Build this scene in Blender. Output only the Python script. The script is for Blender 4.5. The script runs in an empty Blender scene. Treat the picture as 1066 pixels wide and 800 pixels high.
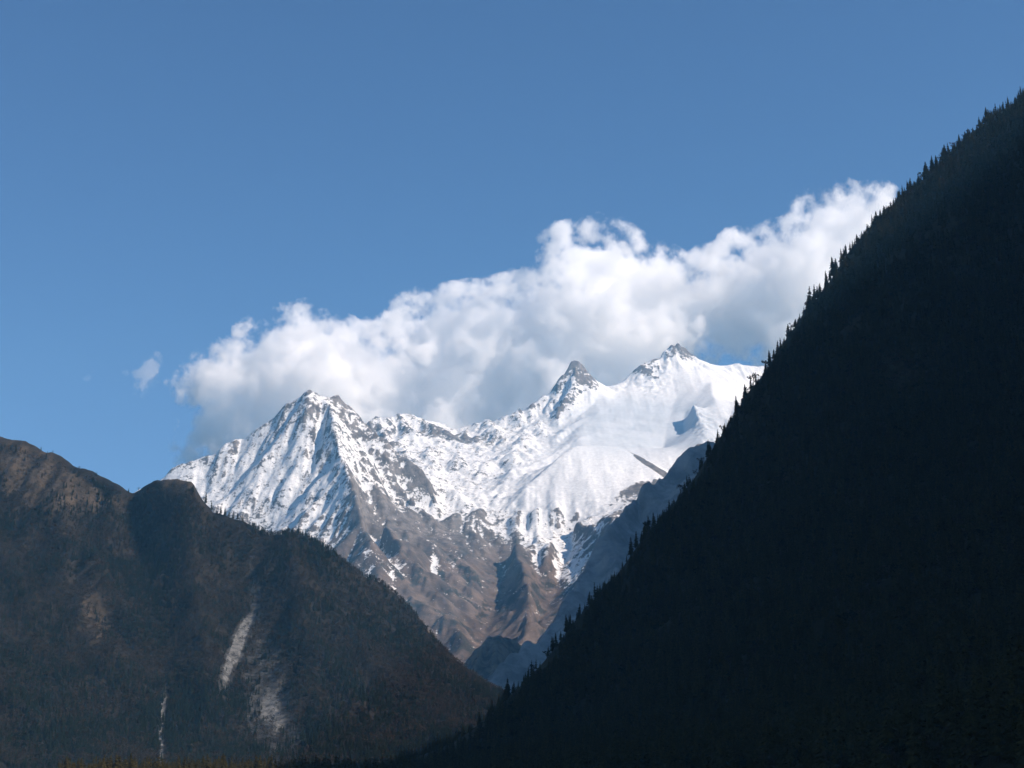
import bpy, math, random
import numpy as np

random.seed(7)
RNG = np.random.default_rng(11)
sc = bpy.context.scene
C = sc.collection
R = math.radians

# ------------------------------------------------------------------ camera
F_PX = 1640.0                       # focal length in photo pixels (photo 1066 x 800)
PITCH = math.atan(430.0 / F_PX)
cam_d = bpy.data.cameras.new('camera')
cam = bpy.data.objects.new('camera', cam_d)
C.objects.link(cam)
cam.location = (0, 0, 0)
cam.rotation_euler = (R(90) + PITCH, 0, 0)
cam_d.sensor_fit = 'HORIZONTAL'
cam_d.sensor_width = 36
cam_d.lens = 36 * F_PX / 1066
cam_d.clip_start = 1.0
cam_d.clip_end = 80000
sc.camera = cam

# ------------------------------------------------------------------ world, sun, exposure
SUN_EL, SUN_AZ = 37.0, 109.0        # azimuth clockwise from the viewing direction (+Y)
world = bpy.data.worlds.new('World')
sc.world = world
world.use_nodes = True
wn = world.node_tree
bg = wn.nodes['Background']
sky = wn.nodes.new('ShaderNodeTexSky')
sky.sky_type = 'NISHITA'
sky.sun_disc = False
sky.sun_elevation = R(SUN_EL)
sky.sun_rotation = R(SUN_AZ)
sky.altitude = 2600
sky.air_density = 1.05
sky.dust_density = 0.0
sky.ozone_density = 9.5
wn.links.new(sky.outputs[0], bg.inputs[0])
bg.inputs[1].default_value = 0.088

sun_d = bpy.data.lights.new('sun', 'SUN')
sun_d.energy = 4.6
sun_d.angle = R(0.5)
sun_d.color = (1.0, 0.965, 0.93)
sun = bpy.data.objects.new('sun', sun_d)
C.objects.link(sun)
sun.rotation_euler = (R(90 - SUN_EL), 0, R(180 - SUN_AZ))

sc.view_settings.view_transform = 'Standard'
sc.view_settings.look = 'None'
sc.view_settings.exposure = 0.45
sc.view_settings.gamma = 1.0
sc.view_settings.use_curve_mapping = False
sc.render.engine = 'CYCLES'
cy = sc.cycles
cy.use_denoising = True
cy.max_bounces = 32
cy.diffuse_bounces = 2
cy.glossy_bounces = 1
cy.transmission_bounces = 2
cy.transparent_max_bounces = 8
cy.volume_bounces = 32
cy.caustics_reflective = False
cy.caustics_refractive = False

# ------------------------------------------------------------------ projection helpers
CP, SP = math.cos(PITCH), math.sin(PITCH)


def at(px, py, Y):
    """World point at depth Y (metres north of the camera) seen at a photo pixel."""
    u, v = (px - 533.0) / F_PX, (400.0 - py) / F_PX
    d = CP - v * SP
    s = Y / d
    return u * s, Y, (SP + v * CP) * s


def project(X, Y, Z):
    dz = Y * CP + Z * SP
    dy = -Y * SP + Z * CP
    dz = np.maximum(dz, 1.0)
    return 533.0 + F_PX * X / dz, 400.0 - F_PX * dy / dz


# ------------------------------------------------------------------ noise
def _hash(ix, iy, seed):
    n = (ix.astype(np.int64) * 374761393 + iy.astype(np.int64) * 668265263 + seed * 974634777) & 0xFFFFFFFF
    n = ((n ^ (n >> 13)) * 1274126177) & 0xFFFFFFFF
    return (n ^ (n >> 16)) & 0xFFFF


def gnoise(x, y, seed=0):
    ix, iy = np.floor(x), np.floor(y)
    fx, fy = x - ix, y - iy
    ux, uy = fx ** 3 * (fx * (fx * 6 - 15) + 10), fy ** 3 * (fy * (fy * 6 - 15) + 10)

    def g(dx, dy):
        a = _hash(ix + dx, iy + dy, seed) * (2 * math.pi / 65536.0)
        return np.cos(a) * (fx - dx) + np.sin(a) * (fy - dy)
    a = g(0, 0) * (1 - ux) + g(1, 0) * ux
    b = g(0, 1) * (1 - ux) + g(1, 1) * ux
    return (a * (1 - uy) + b * uy) * 1.5


def fbm(x, y, wl, octaves=4, seed=0, gain=0.5):
    t, a, f, n = 0.0, 1.0, 1.0 / wl, 0.0
    for o in range(octaves):
        t = t + a * gnoise(x * f + o * 17.3, y * f - o * 9.1, seed + o)
        n += a
        a *= gain
        f *= 2.03
    return t / n


def ridged(x, y, wl, octaves=4, seed=0, gain=0.5):
    t, a, f, n = 0.0, 1.0, 1.0 / wl, 0.0
    w = 1.0
    for o in range(octaves):
        s = (1.0 - np.abs(gnoise(x * f + o * 31.7, y * f + o * 5.3, seed + o))) ** 2
        t = t + a * s * w
        w = np.clip(s * 1.4, 0, 1)
        n += a
        a *= gain
        f *= 2.07
    return t / n - 0.5


def smooth(a, b, x):
    t = np.clip((x - a) / (b - a), 0, 1)
    return t * t * (3 - 2 * t)


def blur(H, n=1):
    for _ in range(n):
        P = np.pad(H, 1, mode='edge')
        H = (P[:-2, 1:-1] + P[2:, 1:-1] + P[1:-1, :-2] + P[1:-1, 2:] + 2 * P[1:-1, 1:-1]) / 6.0
    return H


# ------------------------------------------------------------------ terrain: lines of known height joined by a membrane, then eroded
def sample_line(pts, step):
    out = []
    for (a, b) in zip(pts[:-1], pts[1:]):
        a, b = np.array(a, float), np.array(b, float)
        n = max(2, int(np.hypot(*(b - a)[:2]) / step) + 1)
        t = np.linspace(0, 1, n)[:, None]
        out.append(a + (b - a) * t)
    return np.concatenate(out)


class Terrain:
    def __init__(self, x0, x1, y0, y1, cell, lines, start):
        self.x0, self.y0, self.cell = x0, y0, cell
        H = None
        for lev in (16, 8, 4, 2, 1):
            c = cell * lev
            nx, ny = int(round((x1 - x0) / c)) + 1, int(round((y1 - y0) / c)) + 1
            acc = np.zeros(nx * ny)
            cnt = np.zeros(nx * ny)
            for L in lines:
                p = sample_line(L, c * 0.4)
                i = np.round((p[:, 0] - x0) / c).astype(int)
                j = np.round((p[:, 1] - y0) / c).astype(int)
                ok = (i >= 0) & (i < nx) & (j >= 0) & (j < ny)
                k = j[ok] * nx + i[ok]
                acc += np.bincount(k, p[ok, 2], nx * ny)
                cnt += np.bincount(k, None, nx * ny)
            m = (cnt > 0).reshape(ny, nx)
            fix = np.where(cnt > 0, acc / np.maximum(cnt, 1), 0).reshape(ny, nx)
            if H is None:
                H = np.full((ny, nx), float(start))
                its = 1500
            else:
                jj = np.clip(np.arange(ny) / 2.0, 0, H.shape[0] - 1.001)
                ii = np.clip(np.arange(nx) / 2.0, 0, H.shape[1] - 1.001)
                j0, i0 = jj.astype(int), ii.astype(int)
                fj, fi = (jj - j0)[:, None], (ii - i0)[None, :]
                H = ((H[j0][:, i0] * (1 - fi) + H[j0][:, i0 + 1] * fi) * (1 - fj)
                     + (H[j0 + 1][:, i0] * (1 - fi) + H[j0 + 1][:, i0 + 1] * fi) * fj)
                its = {8: 400, 4: 160, 2: 70, 1: 30}[lev]
            H[m] = fix[m]
            for _ in range(its):
                P = np.pad(H, 1, mode='edge')
                H = (P[:-2, 1:-1] + P[2:, 1:-1] + P[1:-1, :-2] + P[1:-1, 2:]) * 0.25
                H[m] = fix[m]
        self.H = H
        ny, nx = H.shape
        self.X, self.Y = np.meshgrid(x0 + np.arange(nx) * cell, y0 + np.arange(ny) * cell)

    def erode(self, drops, steps, batches, seed, strength=1.0, level=1, weight=1.0):
        c = self.cell * level
        H = self.H[::level, ::level] / c
        H_start = H
        ny, nx = H.shape
        rng = np.random.default_rng(seed)
        for b in range(batches):
            n = drops
            px, py = rng.uniform(1, nx - 3, n), rng.uniform(1, ny - 3, n)
            dx, dy = np.zeros(n), np.zeros(n)
            vel, water, sed = np.ones(n), np.ones(n), np.zeros(n)
            D = np.zeros(nx * ny)
            Hf = H.ravel()

            def look(px, py):
                i, j = px.astype(int), py.astype(int)
                fx, fy = px - i, py - j
                k = j * nx + i
                a, bb, c, d = Hf[k], Hf[k + 1], Hf[k + nx], Hf[k + nx + 1]
                gx = (bb - a) * (1 - fy) + (d - c) * fy
                gy = (c - a) * (1 - fx) + (d - bb) * fx
                h = a * (1 - fx) * (1 - fy) + bb * fx * (1 - fy) + c * (1 - fx) * fy + d * fx * fy
                return k, fx, fy, gx, gy, h
            for s in range(steps):
                k, fx, fy, gx, gy, h = look(px, py)
                dx, dy = dx * 0.15 - gx * 0.85, dy * 0.15 - gy * 0.85
                ln = np.hypot(dx, dy) + 1e-9
                dx, dy = dx / ln, dy / ln
                nxp, nyp = px + dx, py + dy
                dead = (nxp < 1) | (nxp > nx - 3) | (nyp < 1) | (nyp > ny - 3)
                nxp, nyp = np.clip(nxp, 1, nx - 3), np.clip(nyp, 1, ny - 3)
                h2 = look(nxp, nyp)[5]
                dh = h2 - h
                cap = np.maximum(-dh, 0.02) * vel * water * 3.0
                up = dh > 0
                dep = np.where(up, np.minimum(dh, sed), np.maximum(sed - cap, 0) * 0.25)
                ero = np.where(~up & (sed < cap), np.minimum((cap - sed) * 0.18, np.maximum(-dh, 0)), 0)
                q = np.where(dead, 0, dep - ero)
                for off, w in ((0, (1 - fx) * (1 - fy)), (1, fx * (1 - fy)), (nx, (1 - fx) * fy), (nx + 1, fx * fy)):
                    D += np.bincount(k + off, q * w, nx * ny)
                sed = sed - np.where(dead, 0, dep - ero)
                vel = np.sqrt(np.clip(vel * vel - dh * 3.0, 0.01, 30))
                water *= 0.985
                px, py = nxp, nyp
            D = np.clip(D.reshape(ny, nx), -0.6, 0.6)
            H = H + blur(D, 1) * strength
        dH = (H - H_start) * c
        if level > 1:
            my, mx = self.H.shape
            jj, ii = np.clip(np.arange(my) / level, 0, ny - 1.001), np.clip(np.arange(mx) / level, 0, nx - 1.001)
            j0, i0 = jj.astype(int), ii.astype(int)
            fj, fi = (jj - j0)[:, None], (ii - i0)[None, :]
            fj, fi = fj * fj * (3 - 2 * fj), fi * fi * (3 - 2 * fi)
            dH = ((dH[j0][:, i0] * (1 - fi) + dH[j0][:, i0 + 1] * fi) * (1 - fj)
                  + (dH[j0 + 1][:, i0] * (1 - fi) + dH[j0 + 1][:, i0 + 1] * fi) * fj)
        self.H = self.H + dH * weight

    def height(self, x, y):
        fx = np.clip((np.asarray(x) - self.x0) / self.cell, 0, self.H.shape[1] - 1.001)
        fy = np.clip((np.asarray(y) - self.y0) / self.cell, 0, self.H.shape[0] - 1.001)
        i, j = fx.astype(int), fy.astype(int)
        fx, fy = fx - i, fy - j
        H = self.H
        return (H[j, i] * (1 - fx) + H[j, i + 1] * fx) * (1 - fy) + (H[j + 1, i] * (1 - fx) + H[j + 1, i + 1] * fx) * fy

    def slope(self):
        gy, gx = np.gradient(self.H, self.cell)
        return gx, gy, np.hypot(gx, gy)

    def build(self, name, mat, attrs=None):
        ny, nx = self.H.shape
        co = np.stack([self.X, self.Y, self.H], -1).reshape(-1, 3).astype(np.float32)
        k = (np.arange(ny - 1)[:, None] * nx + np.arange(nx - 1)[None, :]).ravel()
        quads = np.stack([k, k + 1, k + nx + 1, k + nx], 1).astype(np.int32)
        me = raw_mesh(name, co, quads)
        for an, av in (attrs or {}).items():
            a = me.attributes.new(an, 'FLOAT', 'POINT')
            a.data.foreach_set('value', av.astype(np.float32).ravel())
        me.materials.append(mat)
        o = bpy.data.objects.new(name, me)
        C.objects.link(o)
        return o


def raw_mesh(name, co, faces, smooth_shade=True):
    me = bpy.data.meshes.new(name)
    n, k = faces.shape
    me.vertices.add(len(co))
    me.vertices.foreach_set('co', np.asarray(co, np.float32).ravel())
    me.loops.add(n * k)
    me.loops.foreach_set('vertex_index', faces.astype(np.int32).ravel())
    me.polygons.add(n)
    me.polygons.foreach_set('loop_start', np.arange(0, n * k, k, dtype=np.int32))
    me.polygons.foreach_set('use_smooth', np.full(n, smooth_shade))
    me.update(calc_edges=True)
    return me


def tag(o, label, cat, group=None, kind=None):
    o['label'] = label
    o['category'] = cat
    if group:
        o['group'] = group
    if kind:
        o['kind'] = kind
    return o


def P(*pts):
    return [at(*p) for p in pts]


def paint(px, py, blobs):
    v = np.zeros_like(px)
    for (cx, cy, rx, ry, ang, val) in blobs:
        c, s = math.cos(R(ang)), math.sin(R(ang))
        dx, dy = px - cx, py - cy
        a, b = (dx * c + dy * s) / rx, (-dx * s + dy * c) / ry
        v = v + val * np.exp(-(a * a + b * b) ** 1.5)
    return v


# ------------------------------------------------------------------ material helpers
def new_mat(name):
    m = bpy.data.materials.new(name)
    m.use_nodes = True
    nt = m.node_tree
    b = nt.nodes['Principled BSDF']
    b.inputs['Roughness'].default_value = 0.9
    b.inputs['Specular IOR Level'].default_value = 0.1
    return m, nt, b


class NT:
    def __init__(self, nt):
        self.nt = nt

    def node(self, t, **kw):
        n = self.nt.nodes.new(t)
        for k, v in kw.items():
            setattr(n, k, v)
        return n

    def link(self, a, b):
        self.nt.links.new(a, b)

    def attr(self, name):
        return self.node('ShaderNodeAttribute', attribute_name=name).outputs['Fac']

    def pos(self):
        return self.node('ShaderNodeNewGeometry').outputs['Position']

    def noise(self, wl, detail=4, rough=0.55, vec=None, stretch=None):
        n = self.node('ShaderNodeTexNoise')
        n.inputs['Scale'].default_value = 1.0 / wl
        n.inputs['Detail'].default_value = detail
        n.inputs['Roughness'].default_value = rough
        v = vec or self.pos()
        if stretch:
            mp = self.node('ShaderNodeMapping')
            mp.inputs['Scale'].default_value = stretch
            self.link(v, mp.inputs[0])
            v = mp.outputs[0]
        self.link(v, n.inputs['Vector'])
        return n.outputs['Fac']

    def math(self, op, a, b=None, c=None):
        n = self.node('ShaderNodeMath', operation=op)
        for i, v in enumerate((a, b, c)):
            if v is None:
                continue
            if isinstance(v, (int, float)):
                n.inputs[i].default_value = v
            else:
                self.link(v, n.inputs[i])
        return n.outputs[0]

    def range(self, v, a, b, c=0.0, d=1.0, soft=True):
        n = self.node('ShaderNodeMapRange')
        n.interpolation_type = 'SMOOTHSTEP' if soft else 'LINEAR'
        self.link(v, n.inputs[0])
        for i, q in enumerate((a, b, c, d)):
            n.inputs[i + 1].default_value = q
        return n.outputs[0]

    def mix(self, f, a, b):
        n = self.node('ShaderNodeMix', data_type='RGBA')
        if isinstance(f, (int, float)):
            n.inputs[0].default_value = f
        else:
            self.link(f, n.inputs[0])
        for i, v in ((6, a), (7, b)):
            if isinstance(v, tuple):
                n.inputs[i].default_value = v + (1,)
            else:
                self.link(v, n.inputs[i])
        return n.outputs[2]

    def bump(self, h, dist, strength=1.0):
        n = self.node('ShaderNodeBump')
        n.inputs['Strength'].default_value = strength
        n.inputs['Distance'].default_value = dist
        self.link(h, n.inputs['Height'])
        return n.outputs[0]


# ------------------------------------------------------------------ snow massif
def snow_material():
    m, nt, b = new_mat('snow_and_rock')
    t = NT(nt)
    s = t.attr('snow')
    gr = t.attr('grass')
    sm = t.attr('calm')
    n1 = t.noise(90, 6, 0.65)
    n2 = t.noise(28, 4, 0.6)
    jit = t.math('ADD', t.math('MULTIPLY', t.math('SUBTRACT', n1, 0.5), 1.1), t.math('MULTIPLY', t.math('SUBTRACT', n2, 0.5), 1.1))
    jit = t.math('ADD', jit, t.math('MULTIPLY', t.math('SUBTRACT', t.noise(12, 2, 0.6), 0.5), 0.9))
    jit = t.math('MULTIPLY', jit, t.range(sm, 0, 1, 1.0, 0.5))
    sn = t.range(t.math('ADD', s, jit), 0.38, 0.60)
    rock = t.mix(t.range(t.noise(60, 5, 0.7), 0.35, 0.68), (0.080, 0.073, 0.069), (0.20, 0.184, 0.174))
    brown = t.mix(t.range(t.noise(140, 6, 0.7), 0.35, 0.66), (0.060, 0.048, 0.042), (0.140, 0.108, 0.089))
    scrub = t.range(t.noise(170, 7, .72, stretch=(1.5, 1, .6)), .50, .60)
    brown = t.mix(scrub, brown, (0.034, 0.034, 0.030))
    ground = t.mix(gr, rock, brown)
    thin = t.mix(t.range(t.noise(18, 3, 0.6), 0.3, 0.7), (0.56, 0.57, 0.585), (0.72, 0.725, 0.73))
    firn_shade = t.mix(t.range(t.noise(220, 7, .68, stretch=(1, .7, 2.2)), .40, .66), (0.50, 0.535, 0.575), (0.41, 0.455, 0.50))  # grey-blue glacier tone, its dim grazing light put into the colour
    thin = t.mix(t.attr('ice_shade'), thin, firn_shade)
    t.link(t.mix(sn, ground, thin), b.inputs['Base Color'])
    hgt = t.math('MULTIPLY', t.noise(70, 7, 0.62), t.range(sm, 0, 1, 1.0, 0.18))
    t.link(t.bump(hgt, 12.0, 0.8), b.inputs['Normal'])
    return m


def build_massif():
    lines = [
        # skyline of the near peak, left ridge to the summit and over
        P((60, 575, 9600), (120, 528, 9600), (165, 499, 9620), (178, 484, 9640), (190, 478, 9640), (205, 477, 9650), (230, 468, 9660),
          (255, 457, 9680), (268, 443, 9690), (285, 431, 9700), (298, 420, 9700), (310, 412, 9700), (320, 407, 9700), (330, 411, 9720),
          (340, 412, 9740), (352, 413, 9780), (362, 421, 9840), (375, 434, 9860), (387, 446, 9800), (405, 462, 9700), (420, 476, 9640),
          (440, 492, 9600), (452, 503, 9560)),
        # central rib
        P((340, 412, 9740), (347, 432, 9500), (351, 452, 9300), (354, 467, 9180), (362, 490, 8980), (370, 512, 8780), (376, 530, 8600),
          (385, 560, 8350), (395, 595, 8100)),
        P((320, 407, 9700), (322, 420, 9600), (316, 440, 9490), (306, 462, 9400), (290, 488, 9310)),
        P((285, 431, 9700), (282, 445, 9620), (268, 468, 9540), (250, 495, 9450), (232, 520, 9370)),
        P((205, 477, 9650), (212, 495, 9570), (215, 520, 9460)),
        # gully left of the central rib
        P((349, 470, 9260), (340, 486, 9200), (320, 506, 9130), (300, 527, 9060), (280, 546, 9000), (262, 565, 8950), (240, 600, 8800)),
        # snow couloir right of the central rib
        P((352, 420, 9760), (362, 440, 9690), (376, 462, 9610), (395, 483, 9530), (412, 497, 9470), (430, 513, 9430)),
        # rear low ridge, rock horn, high summit, plateau
        P((380, 442, 11600), (392, 432, 11700), (400, 434, 11700), (415, 433, 11800), (440, 437, 11900), (460, 442, 12000), (475, 444, 12000),
          (490, 441, 12000), (503, 440, 12000), (515, 438, 12000), (525, 434, 12050), (535, 431, 12050), (539, 429, 12080), (541, 422, 12090), (544, 427, 12110), (550, 423, 12140), (553, 416, 12150), (556, 420, 12170),
          (562, 415, 12230), (566, 409, 12250), (572, 407, 12280), (577, 399, 12300), (588, 386, 12350), (592, 379, 12380), (595, 375, 12400), (603, 376, 12430), (607, 380, 12450), (609, 387, 12470), (614, 392, 12500), (619, 396, 12540), (625, 401, 12600),
          (636, 400, 12700), (648, 396, 12750), (657, 386, 12800), (666, 376, 12800), (676, 372, 12850), (686, 371, 12900), (690, 366, 12960), (696, 360, 13000), (699, 356, 13000),
          (702, 360, 13000), (706, 354, 13000), (709, 359, 13010), (713, 357, 13030), (718, 362, 13050), (728, 371, 13100), (738, 378, 13150), (755, 380, 13200), (765, 375, 13200),
          (775, 378, 13200), (800, 379, 13200), (850, 380, 13200), (950, 395, 13200)),
        P((600, 378, 12400), (597, 395, 12230), (590, 410, 12100), (580, 424, 11980), (570, 438, 11850)),
        P((606, 379, 12450), (612, 394, 12330), (622, 402, 12280)),
        P((552, 420, 12150), (548, 432, 12000), (542, 440, 11900)),
        P((672, 373, 12850), (678, 388, 12690), (683, 402, 12560)),
        P((657, 386, 12800), (664, 394, 12650), (668, 404, 12500)),
        P((620, 420, 12150), (600, 432, 11900), (575, 446, 11700)),
        # glacier
        P((640, 409, 12350), (650, 425, 12000), (660, 445, 11600), (650, 458, 11250)),
        P((700, 398, 12600), (705, 412, 12300), (700, 425, 12000), (695, 445, 11600), (690, 470, 11100)),
        P((740, 398, 12500), (742, 412, 12000), (748, 425, 11650)),
        P((722, 420, 11640), (727, 434, 11340), (734, 452, 11040)),
        P((713, 430, 11850), (711, 442, 11600), (713, 454, 11350)),
        P((620, 450, 11400), (600, 456, 11150)),
        P((762, 440, 11250), (742, 456, 10950), (722, 468, 10800)),
        P((790, 420, 11700), (830, 440, 11200)),
        # dome crest and the dip behind it
        P((545, 508, 9700), (565, 490, 9900), (585, 474, 10050), (600, 465, 10130), (620, 463, 10180), (640, 465, 10180), (660, 472, 10130),
          (680, 482, 10030), (692, 490, 9950), (720, 507, 9850)),
        P((575, 486, 10550), (600, 479, 10550), (620, 477, 10550), (640, 478, 10550), (662, 485, 10500), (700, 497, 10350)),
        P((612, 500, 9720), (622, 516, 9520)),
        P((650, 490, 9900), (668, 507, 9620)),
        P((548, 528, 9480), (575, 527, 9430), (590, 530, 9400), (620, 526, 9400), (645, 524, 9400), (665, 522, 9400), (700, 525, 9300)),
        # bowl
        P((405, 456, 11200), (430, 460, 11250), (450, 462, 11250), (480, 463, 11250), (520, 456, 11450), (540, 452, 11550)),
        P((440, 485, 10600), (480, 480, 10700), (520, 480, 10700), (560, 478, 10700)),
        P((495, 462, 11200), (510, 478, 10900), (530, 492, 10500)),
        P((440, 470, 10900), (462, 486, 10650), (480, 500, 10350)),
        P((445, 508, 10000), (470, 514, 10000), (510, 511, 10000), (540, 511, 9950)),
        P((412, 531, 9350), (430, 527, 9480), (460, 524, 9600), (490, 527, 9600), (520, 530, 9550), (545, 531, 9500)),
        # brown slope below the shelf
        P((430, 545, 9150), (445, 575, 8700), (462, 610, 8200), (475, 645, 7800), (484, 670, 7550)),
        P((480, 545, 9250), (488, 575, 8850), (492, 610, 8400), (490, 650, 8000)),
        P((400, 545, 8900), (415, 562, 8650), (420, 580, 8450), (424, 605, 8150)),
        P((384, 562, 8980), (394, 572, 8900), (392, 592, 8750), (396, 615, 8550)),
        P((515, 570, 9150), (524, 596, 8870), (521, 620, 8580), (514, 643, 8280), (505, 662, 7980), (494, 682, 7680)),
        P((535, 568, 8930), (545, 595, 8500), (552, 620, 8150), (550, 640, 7850), (545, 662, 7550)),
        P((575, 560, 9000), (565, 590, 8700)),
        # gorge below the dome
        P((597, 548, 9300), (592, 575, 9050), (583, 602, 8750), (576, 630, 8400), (560, 652, 8000), (530, 674, 7500), (505, 690, 7200)),
        P((596, 540, 9250), (608, 536, 9150), (620, 537, 9040), (632, 538, 8930), (645, 538, 8820), (645, 565, 8350), (640, 590, 8100)),
        # out of frame and hidden ground
        P((800, 520, 9500), (900, 520, 9500), (1100, 540, 9500)),
        [(-3400, 9300, 1500), (-3800, 9400, 1300)],
        [(-2600, 8000, 700), (-1500, 7200, 380), (-600, 6900, 330)],
        [(-4200, 6200, 40), (4200, 6200, 40)], [(-4200, 6200, 40), (-4200, 13900, 300)], [(4200, 6200, 40), (4200, 13900, 900)],
        [(-4200, 13900, 300), (-1500, 13900, 1500), (1500, 13900, 2300), (4200, 13900, 900)],
    ]
    T = Terrain(-4200, 4200, 6200, 13900, 10.0, lines, 1000)
    T.H = blur(T.H, 1)
    px, py = project(T.X, T.Y, T.H)
    calm = np.clip(paint(px, py, [(690, 425, 95, 38, 0, 1.2), (625, 497, 92, 36, -6, 1.1), (740, 395, 60, 22, 0, .8), (660, 455, 70, 22, 0, 1.0)]), 0, 1)
    amp = (1 - 0.88 * calm)
    X, Y = T.X, T.Y
    wx, wy = X + 140 * fbm(X, Y, 700, 2, 50), Y + 140 * fbm(X, Y, 700, 2, 60)
    T.H += amp * (75 * ridged(wx, wy, 640, 3, 3) + 30 * fbm(X, Y, 240, 4, 9))
    soft = 1 - np.clip(paint(px, py, [(240, 495, 75, 50, -15, .6), (470, 480, 90, 22, 0, .35)]), 0, .75)
    T.erode(5000, 40, 30, 5, 0.5, 3, weight=0.38 * amp * soft)
    T.erode(24000, 50, 16, 6, 0.35, weight=0.5 * amp)
    low = smooth(530, 560, py)
    T.H += amp * (1 - 0.1 * low) * (11 * ridged(wx, wy, 150, 3, 21) + 5 * fbm(X, Y, 40, 2, 31))
    crag = np.clip(paint(px, py, [(600, 392, 24, 22, 0, 1), (585, 418, 20, 16, -40, .8), (680, 386, 18, 24, 0, .9), (708, 362, 24, 10, 0, .8), (455, 442, 90, 8, 2, .6),
                                  (372, 440, 20, 26, 40, .8), (310, 420, 40, 20, -20, .5), (400, 470, 40, 25, 45, .6), (350, 500, 40, 50, 0, .6), (620, 560, 40, 40, 0, .6),
                                  (730, 440, 12, 16, 0, .8), (480, 500, 90, 30, 0, .35)]), 0, 1)
    T.H += crag * (32 * ridged(wx, wy, 95, 4, 41, .6) + 7 * fbm(X, Y, 30, 2, 45))
    gx, gy, sl = T.slope()
    lap = blur(T.H, 14) - T.H
    lap2 = blur(T.H, 3) - T.H
    z = T.H
    snow = 0.66 + np.clip((z - 1640) / 600, -0.55, 0.40)
    snow += np.clip(lap / 45.0, -0.35, 0.35) + np.clip(lap2 / 12.0, -.2, .2)
    snow -= np.clip((sl - 0.95) * 0.6, 0, 0.7)
    snow += np.clip(gx / np.maximum(sl, 0.3), -1, 1) * 0.16
    snow += paint(px, py, [
        (385, 468, 60, 10, 52, -.30), (420, 480, 50, 9, 45, -.25), (360, 500, 60, 12, 62, -.25), (400, 522, 40, 12, 20, -.4),
        (378, 465, 70, 5, 52, .45), (440, 500, 30, 8, 20, .2), (250, 500, 90, 45, -20, .30), (300, 450, 40, 30, 0, .12),
        (310, 520, 50, 16, -40, -.06), (450, 560, 90, 22, 10, -.42), (460, 610, 90, 40, 25, -.75), (560, 640, 50, 40, 0, -.45),
        (545, 590, 14, 40, -25, -.15), (470, 560, 30, 10, 25, .35), (500, 575, 24, 8, 30, .3), (455, 578, 8, 16, -10, .8), (565, 560, 40, 16, 60, .25), (580, 595, 20, 30, 10, .06), (400, 582, 28, 24, 0, 1.1),
        (610, 575, 26, 40, 20, .35), (452, 580, 6, 14, 0, .9), (470, 580, 8, 8, 0, .8), (690, 430, 110, 45, 0, .6),
        (610, 495, 60, 28, -8, .6), (668, 507, 32, 9, -10, -1.0), (650, 522, 40, 6, 0, -.35), (676, 484, 30, 3, 32, -1.3), (430, 420, 30, 8, 0, .2), (455, 448, 60, 4, 3, -.75), (500, 452, 30, 4, 10, -.3),
        (570, 562, 44, 26, 10, .35), (592, 590, 26, 26, 0, .28), (322, 525, 40, 40, 0, .55), (362, 500, 22, 40, 10, .16), (375, 545, 20, 30, 0, .15), (590, 404, 34, 16, -40, -.2), (540, 548, 60, 8, 12, .3),
        (600, 383, 12, 10, 0, -.5), (614, 396, 13, 7, 30, -.7), (588, 416, 14, 7, -40, -.45), (577, 428, 12, 7, -40, -.4), (594, 398, 5, 14, 35, .6), (680, 390, 10, 20, -15, -.5),
        (668, 384, 12, 5, 0, -.6), (706, 360, 16, 5, 10, -.4), (500, 490, 60, 16, 12, -.12), (480, 519, 75, 8, 0, .6), (465, 537, 60, 6, 0, -.45), (356, 480, 14, 50, -8, .28), (720, 440, 5, 12, 0, -.4),
    ])
    snow = np.tanh((snow - 0.52) / 0.34)
    snow = 0.5 + np.where(snow > 0, 0.185, 0.36) * snow
    snow += 0.30 * calm * smooth(.45, .6, snow)
    ice_shade = np.clip(paint(px, py, [(690, 440, 95, 26, 0, .9), (660, 455, 80, 20, 0, .5), (640, 425, 40, 16, 0, .4)]), 0, .85)  # where the dimmer light of the glacier is painted in
    grass = smooth(1650, 1150, z) * 0.9 + 0.15
    snow = np.where(calm > 0.5, np.maximum(snow, -0.2), snow)
    o = T.build('snow_mountain', snow_material(), {'snow': snow, 'grass': grass, 'calm': calm, 'ice_shade': ice_shade})
    return tag(o, 'sunlit snow covered mountain massif with rocky summits rising at the head of the valley', 'mountain', kind='structure')


def slope_material(name, ca, cb, wl, bump_d, attr=None, cc=None):
    m, nt, b = new_mat(name)
    t = NT(nt)
    col = t.mix(t.range(t.noise(wl, 7, 0.68), 0.36, 0.64), ca, cb)
    if attr:
        a = t.math('ADD', t.attr(attr), t.math('MULTIPLY', t.math('SUBTRACT', t.noise(wl * .35, 5, .7, stretch=(1, 1, .35)), 0.5), 1.1))
        c2 = t.mix(t.range(t.noise(wl * .25, 5, .7, stretch=(1, 1, .3)), .35, .65), tuple(v * .55 for v in cc), cc)
        col = t.mix(t.range(a, .38, .62), col, c2)
    t.link(col, b.inputs['Base Color'])
    t.link(t.bump(t.noise(wl * .5, 7, .65), bump_d, .9), b.inputs['Normal'])
    return m


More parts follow.
